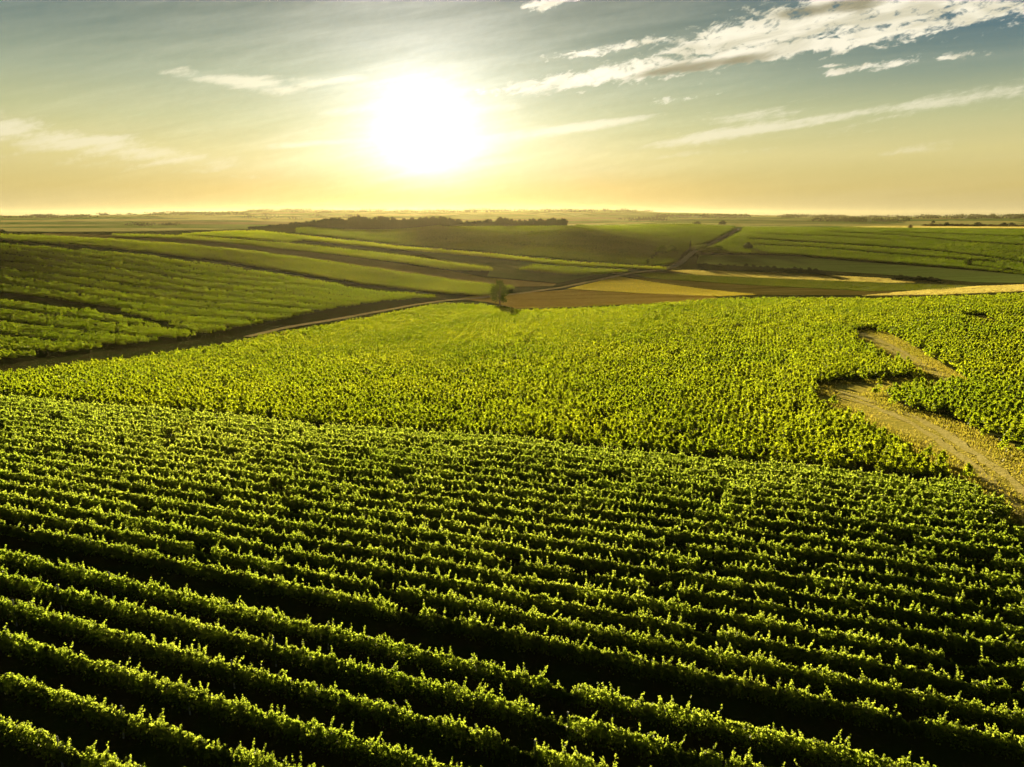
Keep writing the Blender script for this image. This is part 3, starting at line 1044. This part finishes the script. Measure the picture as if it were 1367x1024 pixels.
# standing grass, straw and crops: upright blades that catch the low sun
M['straw'] = leaf_mat('straw', ((0.36, 0.31, 0.09, 1), (0.48, 0.41, 0.14, 1)), ((0.38, 0.33, 0.07, 1), (0.54, 0.46, 0.12, 1)), 0.5, 0.0)
M['gold_blade'] = leaf_mat('gold_blade', ((0.26, 0.21, 0.03, 1), (0.34, 0.28, 0.05, 1)), ((0.26, 0.22, 0.02, 1), (0.36, 0.30, 0.04, 1)), 0.5, 0.0)
M['grass_blade'] = leaf_mat('grass_blade', ((0.10, 0.11, 0.015, 1), (0.30, 0.24, 0.05, 1)), ((0.26, 0.26, 0.02, 1), (0.42, 0.34, 0.045, 1)), 0.5, 0.0)
M['crop_blade'] = leaf_mat('crop_blade', ((0.040, 0.056, 0.004, 1), (0.06, 0.07, 0.006, 1)), ((0.06, 0.075, 0.002, 1), (0.09, 0.10, 0.003, 1)), 0.5, 0.0)


def blades(poly_px, per_m2, tall, wide, thin=None, P=None, rim=0.0):
    if P is None:
        P = on_ground(closed(poly_px, 8))
    lo, hi = P.min(0), P.max(0)
    n = int((hi[0] - lo[0]) * (hi[1] - lo[1]) * per_m2)
    x, y = RNG.uniform(lo[0], hi[0], n), RNG.uniform(lo[1], hi[1], n)
    ok = inside(P, x, y)
    if rim:                           # only along the verge
        near_ = np.full(n, 1e9)
        for p_ in P[:, :2]:
            near_ = np.minimum(near_, np.hypot(x - p_[0], y - p_[1]))
        ok &= near_ < rim * (0.4 + 1.2 * RNG.random(n))
    if thin:
        ok &= (np.sin(x * 0.31 + 2 * np.sin(y * 0.17)) + np.sin(y * 0.43 + x * 0.11) + RNG.normal(size=n) * 0.8) > thin
    x, y = x[ok], y[ok]
    n = len(x)
    z = height(x, y)
    h_ = tall * RNG.uniform(0.5, 1.25, n)
    a_ = RNG.uniform(0, math.pi, n)
    w_ = wide * RNG.uniform(0.6, 1.3, n)
    lx, ly = RNG.normal(size=n) * 0.25 * h_, RNG.normal(size=n) * 0.25 * h_
    v_ = np.empty((n, 4, 3))
    ca, sa = np.cos(a_), np.sin(a_)
    for q_, (s_, t_) in enumerate(((-0.5, 0.0), (0.5, 0.0), (0.28, 1.0), (-0.28, 1.0))):
        v_[:, q_, 0] = x + ca * w_ * s_ + lx * t_
        v_[:, q_, 1] = y + sa * w_ * s_ + ly * t_
        v_[:, q_, 2] = z + h_ * t_
    return v_.reshape(-1, 3), np.arange(n * 4).reshape(-1, 4)


def stuff(name, parts, material, label):
    v_, f_ = merge(parts)
    return tag(link(name, np_mesh(name, v_, f_), material), label, None, None, 'stuff')


stuff('grass', [blades(GRASS_PATH, 12, 0.14, 0.16, 0.5, PATH_W), blades(GRASS_PATH, 30, 0.34, 0.14, None, PATH_W, 2.6), blades(SMALL_GAP, 8, 0.14, 0.3, 0.4)], M['grass_blade'], 'sparse dry grass on the path between the vine blocks')
stuff('straw', [blades(GRASS_PATH, 16, 0.10, 0.14, -0.6, PATH_W), blades([(893, 361.5), (920, 360.5), (1060, 365.5), (1180, 371.5), (1256, 376.5), (1190, 378), (1060, 373), (930, 367)], 1.6, 0.30, 0.8),
                blades([(1150, 395), (1250, 385.5), (1310, 382), (1440, 377.5), (1440, 385), (1367, 389), (1250, 394)], 2.2, 0.28, 0.7),
                blades([(1115, 303.2), (1200, 301.7), (1300, 302.6), (1420, 303.2), (1420, 305.5), (1300, 304.7), (1200, 304.0)], 0.25, 0.4, 1.6)], M['straw'], 'pale straw standing on the stubble strips and the dry path')
stuff('wheat', [blades([(757, 386), (800, 375.5), (826, 369), (860, 375), (940, 386), (1010, 393.5), (960, 396), (840, 391)], 2.4, 0.3, 0.6)], M['gold_blade'], 'golden ripe crop in the wedge beside the track')
stuff('crop', [blades([(845, 365), (880, 364), (930, 367.5), (1060, 373.3), (1190, 378.3), (1300, 382), (1260, 387), (1160, 389), (1000, 380.5), (870, 372)], 2.2, 0.35, 0.6)], M['crop_blade'], 'low green crop in the strip below the stubble')

# ------------------------------------------------------------------ trees and bushes
def crown_leaves(blobs, n, size):
    """Leaves spread through the shells of several lobes (centre, radii)."""
    wts = np.array([b_[1][0] * b_[1][1] + b_[1][2] ** 2 for b_ in blobs])
    pick = RNG.choice(len(blobs), n, p=wts / wts.sum())
    c_ = np.array([b_[0] for b_ in blobs])[pick]
    r_ = np.array([b_[1] for b_ in blobs])[pick]
    d = unit(RNG.normal(size=(n, 3)))
    rad = RNG.random(n) ** 0.45
    p = c_ + d * r_ * rad[:, None] * (1 + 0.12 * RNG.normal(size=(n, 1)))
    return leaf_quads(p, size * RNG.uniform(0.6, 1.4, n), 0.4)


def tree_meshes(h, wid, n_leaf, leaf, material, seed, shape='round', trunk_h=0.3):
    rs = np.random.default_rng(seed)
    tubes = [tube([(0, 0, -0.3), (0.02 * h * rs.normal(), 0.02 * h * rs.normal(), 0.35 * h), (0.03 * h * rs.normal(), 0.03 * h * rs.normal(), 0.75 * h)], [0.035 * h, 0.024 * h, 0.008 * h], 8)]
    blobs = []
    for i in range(13):
        t = (i + 0.5) / 13
        z = h * (trunk_h + (0.93 - trunk_h) * t)
        prof = math.sin(math.pi * min(1, 0.22 + 0.75 * t)) if shape == 'round' else (1.05 - t)
        a_ = i * 2.4 + rs.uniform(-0.5, 0.5)
        off = wid * 0.5 * prof * rs.uniform(0.35, 0.75)
        c_ = (off * math.cos(a_), off * math.sin(a_), z)
        r_ = wid * rs.uniform(0.16, 0.27) * (0.6 + 0.4 * prof)
        blobs.append((c_, (r_, r_, r_ * 0.8)))
        tubes.append(tube([(0, 0, z * 0.62), (c_[0] * 0.5, c_[1] * 0.5, z * 0.85), c_], [0.014 * h, 0.009 * h, 0.003 * h], 5))
    v_, f_ = crown_leaves(blobs, n_leaf, leaf)
    cm = np_mesh('crown', v_, f_)
    cm.materials.append(material)
    return tubes_mesh('trunk', tubes, M['bark']), cm


def plant(name, meshes, loc, scale, rz, label, cat, group=None):
    o = empty(name, loc, rz)
    o.scale = scale
    tag(o, label, cat, group)
    link('trunk', meshes[0], None, o)
    link('crown', meshes[1], None, o)
    return o


def spot(u, v):
    return Vector(on_ground([(u, v)])[0])


# the lone tree by the track
lone = tree_meshes(11.0, 8.6, 3000, 0.36, M['tree'], 23, 'round', 0.18)
plant('lone_tree', lone, spot(667, 409), (1.15, 1.15, 1.08), 0.4, 'slender green tree standing alone beside the valley track', 'tree')

def crest(u, r0=560, r1=860):
    """The point of the hill that stands highest against the sky along a bearing."""
    x, f, up = ray(u, 300)
    hl = math.hypot(x, f)
    r_ = np.arange(r0, r1, 4.0)
    z = height(x / hl * r_, f / hl * r_)
    j = int(np.argmax((z - CAM_H) / r_))
    return Vector((x / hl * r_[j], f / hl * r_[j], z[j]))


# the wood on the hilltop
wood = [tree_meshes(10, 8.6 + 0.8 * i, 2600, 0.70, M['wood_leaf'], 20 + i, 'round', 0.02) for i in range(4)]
PROFILE = [(333, 304), (350, 301), (370, 299), (400, 295), (415, 294), (432, 291.5), (450, 290), (475, 286.5), (495, 288), (510, 287.5), (530, 289.5), (547, 289.5), (565, 286), (585, 288), (600, 290), (612, 292), (618, 297), (625, 293.5), (640, 294.5), (650, 292.5), (660, 295), (668, 290.5), (682, 293.5), (700, 293), (722, 292), (745, 291.5), (754, 293)]
BASE = [(333, 309), (400, 304.5), (450, 302.7), (540, 301.7), (620, 302), (755, 301.7)]
pu, pv = zip(*PROFILE)
bu, bv = zip(*BASE)
u = 335.0
i = 0
while u < 754:
    vb = float(np.interp(u, bu, bv))
    vt = float(np.interp(u, pu, pv))
    for back in (0, 1):
        uu = u + back * 3.2 + random.uniform(-1, 1)
        p = crest(uu)
        d = math.hypot(p.x, p.y)
        g = 1 + (9 + random.uniform(-2, 3)) / d * back
        p = Vector((p.x * g, p.y * g, 0))
        p.z = float(height(p.x, p.y)) - 0.2
        top_z = CAM_H + d * g * ((-(FOC * SP + (vt - 512) * CP)) / math.hypot(FOC * CP - (vt - 512) * SP, uu - 683.5))
        hh = max(2.5, (top_z - p.z) * random.uniform(0.72, 1.04) * (0.9 if u < 620 else 1.0))
        sc = hh / 9.4
        wsc = max(0.75, min(1.25, sc)) * random.uniform(0.9, 1.25)
        if back == 0 and u < 345:
            lab, grp = 'low dark tree at the left tip of the hilltop wood', None
        elif back == 0 and u > 747:
            lab, grp = 'dark tree at the right end of the hilltop wood', None
        else:
            lab, grp = 'dark leafy tree in the wood along the hilltop under the sun', 'trees of the hilltop wood'
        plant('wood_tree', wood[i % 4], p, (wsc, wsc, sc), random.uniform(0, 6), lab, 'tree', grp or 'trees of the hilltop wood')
        i += 1
    u += 6.4

bushes = [tree_meshes(3.0, 4.2, 650, 0.36, mm, 40 + i, 'round', 0.05) for i, mm in enumerate((M['wood_leaf'], M['tree'], M['wood_leaf'], M['dry_leaf']))]
cone = tree_meshes(3.0, 2.4, 700, 0.26, M['wood_leaf'], 60, 'cone', 0.05)


def bush(u, v, hp, wp, kind, label, group=None, name='bush', cat='bush', mesh=None):
    p = spot(u, v)
    px_m = math.hypot(p.x, p.y) / 932.0
    p.z -= 0.1
    return plant(name, mesh or bushes[kind], p, (wp * px_m / 4.2, wp * px_m / 4.2, hp * px_m / 2.9), random.uniform(0, 6), label, cat, group)


for u in np.arange(934, 1112, 9.0):
    vb = float(np.interp(u, (934, 1000, 1060, 1112), (358, 361.5, 364.5, 368.5)))
    bush(u + random.uniform(-2, 2), vb, random.uniform(5, 8.5), random.uniform(11, 16), random.choice((0, 2)), 'dark bush in the hedge behind the pale stubble strip', 'bushes of the long hedge')
for u in np.arange(1194, 1256, 8.0):
    vb = float(np.interp(u, (1194, 1256), (373.5, 376.5)))
    bush(u, vb, random.uniform(4, 6.5), random.uniform(10, 14), random.choice((0, 2)), 'dark bush in the short hedge at the tip of the stubble', 'bushes of the short hedge')
bush(884, 339, 10, 20, 1, 'broad round bush left of the winding road', None)
bush(897, 337, 9, 16, 1, 'smaller round bush beside the conical tree on the winding road', None)
bush(921, 335, 13, 9, 0, 'dark conical tree beside the winding road', None, 'conical_tree', 'tree', cone)
bush(938, 335, 8, 22, 1, 'low wide bush right of the conical tree', None)
bush(956, 335, 7, 24, 1, 'low wide bush by the right corner of the fallow field', None)
bush(998, 334, 10, 15, 0, 'dark square-topped bush on the right hillside below a vine lane', None)
bush(931, 299.3, 3.6, 12, 0, 'small dark bush on the skyline, left of a bigger one', None)
bush(965, 299.8, 5.0, 12, 0, 'dark round bush on the skyline above the end of the road', None)
bush(3, 313, 5.5, 13, 0, 'dark bush on the crest at the left edge', None)
bush(1215, 304.8, 4.2, 6.5, 3, 'small leaning brown tree at the edge of the yellow field', None, 'small_tree', 'tree')
bush(1292, 356, 9, 11, 1, 'pale round bush on the shaded right hillside', None)
bush(1344, 363, 5, 16, 1, 'low pale bush near the right edge above the fallow field', None)
bush(1246, 297.6, 2.6, 5, 0, 'tiny dark tree standing alone beyond the brown treeline', None, 'small_tree', 'tree')
for j, u in enumerate(np.arange(1236, 1372, 7.0)):
    big = j in (4, 10, 15, 16)
    bush(u + random.uniform(-2, 2), 302.0 + 0.006 * (u - 1236), random.uniform(4.4, 5.6) if big else random.uniform(2.2, 3.4), random.uniform(8, 12), 0 if big else 3, 'taller dark tree in the treeline behind the yellow field' if big else 'low brown bush in the treeline behind the yellow field', 'trees of the brown treeline', 'treeline_tree', 'tree')
for j in range(12):
    u = 868 + j * 2.2
    bush(u - 6 + random.uniform(-2, 2), 354 - j * 1.9, random.uniform(3, 5), random.uniform(6, 9), 0, 'dark roadside bush along the left verge of the winding road', 'bushes along the road verge')

# far-off woods on the plain and on the ridges, one mass
cp = []
for u0, u1, v0, v1, n, hh in [(1100, 1400, 288.5, 292, 90, 9), (1040, 1130, 288, 291, 40, 10), (880, 1000, 288.5, 291, 40, 10), (830, 890, 293, 295, 16, 7), (100, 330, 285, 287.5, 70, 9), (330, 900, 281, 283.5, 150, 9),
                              (180, 240, 300, 302, 8, 4), (330, 480, 287, 293, 20, 6), (1080, 1200, 293, 297, 26, 7), (0, 120, 289, 291, 24, 7), (1240, 1400, 287.5, 290, 60, 9), (40, 64, 288, 290, 5, 7)]:
    pts = np.stack([RNG.uniform(u0, u1, n), v0 + (v1 - v0) * RNG.random(n)], 1)
    W = on_ground(pts)
    for x, y, z in W:
        if math.hypot(x, y) > 8000:
            continue
        m_ = 26
        sc = hh * RNG.uniform(0.6, 1.3)
        L_ = np.stack([RNG.normal(size=m_) * sc * 1.6, RNG.normal(size=m_) * sc * 0.7, RNG.uniform(0, 1, m_) * sc], 1) + np.array([x, y, z])
        cp.append(leaf_quads(L_, sc * 0.75 * np.ones(m_)))
v, f = merge(cp)
tag(link('woods', np_mesh('woods', v, f), M['wood_leaf']), 'far woods and hedges fading on the plain', None, None, 'stuff')

# ------------------------------------------------------------------ the small white vehicle where the road tops the rise
def box_bm(bm, sx, sy, sz, loc, bev=0.05):
    r_ = bmesh.ops.create_cube(bm, size=1.0)
    bmesh.ops.scale(bm, vec=(sx, sy, sz), verts=r_['verts'])
    bmesh.ops.translate(bm, vec=loc, verts=r_['verts'])
    es = list({e for v_ in r_['verts'] for e in v_.link_edges})
    if bev:
        bmesh.ops.bevel(bm, geom=es, offset=bev, segments=2, affect='EDGES')


def plain(name, col, rough):
    m_, q_ = mat(name)
    nz_ = q_.noise(q_.node('ShaderNodeNewGeometry').outputs['Position'], 3, 3)
    finish(q_, principled(q_, q_.mix(nz_, col, tuple(c_ * 0.85 for c_ in col[:3]) + (1,)), rough, None, 0.5))
    return m_


M['paint'] = plain('white_paint', (0.80, 0.79, 0.76, 1), 0.35)
M['glass'] = plain('dark_glass', (0.03, 0.035, 0.04, 1), 0.08)
M['rubber'] = plain('rubber', (0.03, 0.03, 0.03, 1), 0.8)
cp_ = spot(985.5, 307.5)
van = empty('van', cp_ + Vector((0, 0, 0.12)), R(-25))
tag(van, 'tiny white vehicle on the road at the top of the rise', 'van')
bm = bmesh.new()
box_bm(bm, 1.9, 4.6, 1.0, (0, 0, 0.85), 0.10)
box_bm(bm, 1.8, 3.4, 0.95, (0, -0.5, 1.80), 0.18)
me = bpy.data.meshes.new('body')
bm.to_mesh(me)
bm.free()
link('body', me, M['paint'], van)
for nm, s_, l_ in (('windscreen', (1.5, 0.05, 0.55), (0, 1.215, 1.78)), ('rear_window', (1.4, 0.05, 0.5), (0, -2.215, 1.8)), ('side_window', (0.05, 2.2, 0.5), (0.91, -0.2, 1.85)), ('side_window', (0.05, 2.2, 0.5), (-0.91, -0.2, 1.85))):
    bm = bmesh.new()
    box_bm(bm, *s_, l_, 0.01)
    me = bpy.data.meshes.new(nm)
    bm.to_mesh(me)
    bm.free()
    link(nm, me, M['glass'], van)
for sx in (-0.86, 0.86):
    for sy in (-1.4, 1.4):
        bm = bmesh.new()
        bmesh.ops.create_cone(bm, cap_ends=True, segments=18, radius1=0.34, radius2=0.34, depth=0.22)
        bmesh.ops.rotate(bm, cent=(0, 0, 0), matrix=__import__('mathutils').Matrix.Rotation(R(90), 3, 'Y'), verts=bm.verts)
        me = bpy.data.meshes.new('wheel')
        bm.to_mesh(me)
        bm.free()
        wh = link('wheel', me, M['rubber'], van)
        wh.location = (sx, sy, 0.34)

# ------------------------------------------------------------------ haze in the evening air
zmin = float(GZ.min()) - 1.0
zmax = max(float(GZ.max()) + 14.0, 60.0)
bm = bmesh.new()
bmesh.ops.create_cube(bm, size=1.0)
bmesh.ops.scale(bm, vec=(18400, 18400, zmax - zmin), verts=bm.verts)
bmesh.ops.translate(bm, vec=(0, 0, (zmax + zmin) / 2), verts=bm.verts)
me = bpy.data.meshes.new('haze')
bm.to_mesh(me)
bm.free()
m, q = mat('haze')
pv_ = q.node('ShaderNodeVolumePrincipled')
pv_.inputs['Color'].default_value = (1.0, 0.89, 0.52, 1)
pv_.inputs['Density'].default_value = 1.25e-5
pv_.inputs['Anisotropy'].default_value = 0.66
q.l.new(pv_.outputs[0], q.node('ShaderNodeOutputMaterial').inputs['Volume'])
tag(link('haze', me, m), kind='stuff')
print('leaves', sum(len(o.data.polygons) for o in S.objects if o.type == 'MESH' and o.name.startswith('foliage')), len(v))
print('rows', N_ROWS[0], 'terrain', zmin, zmax)
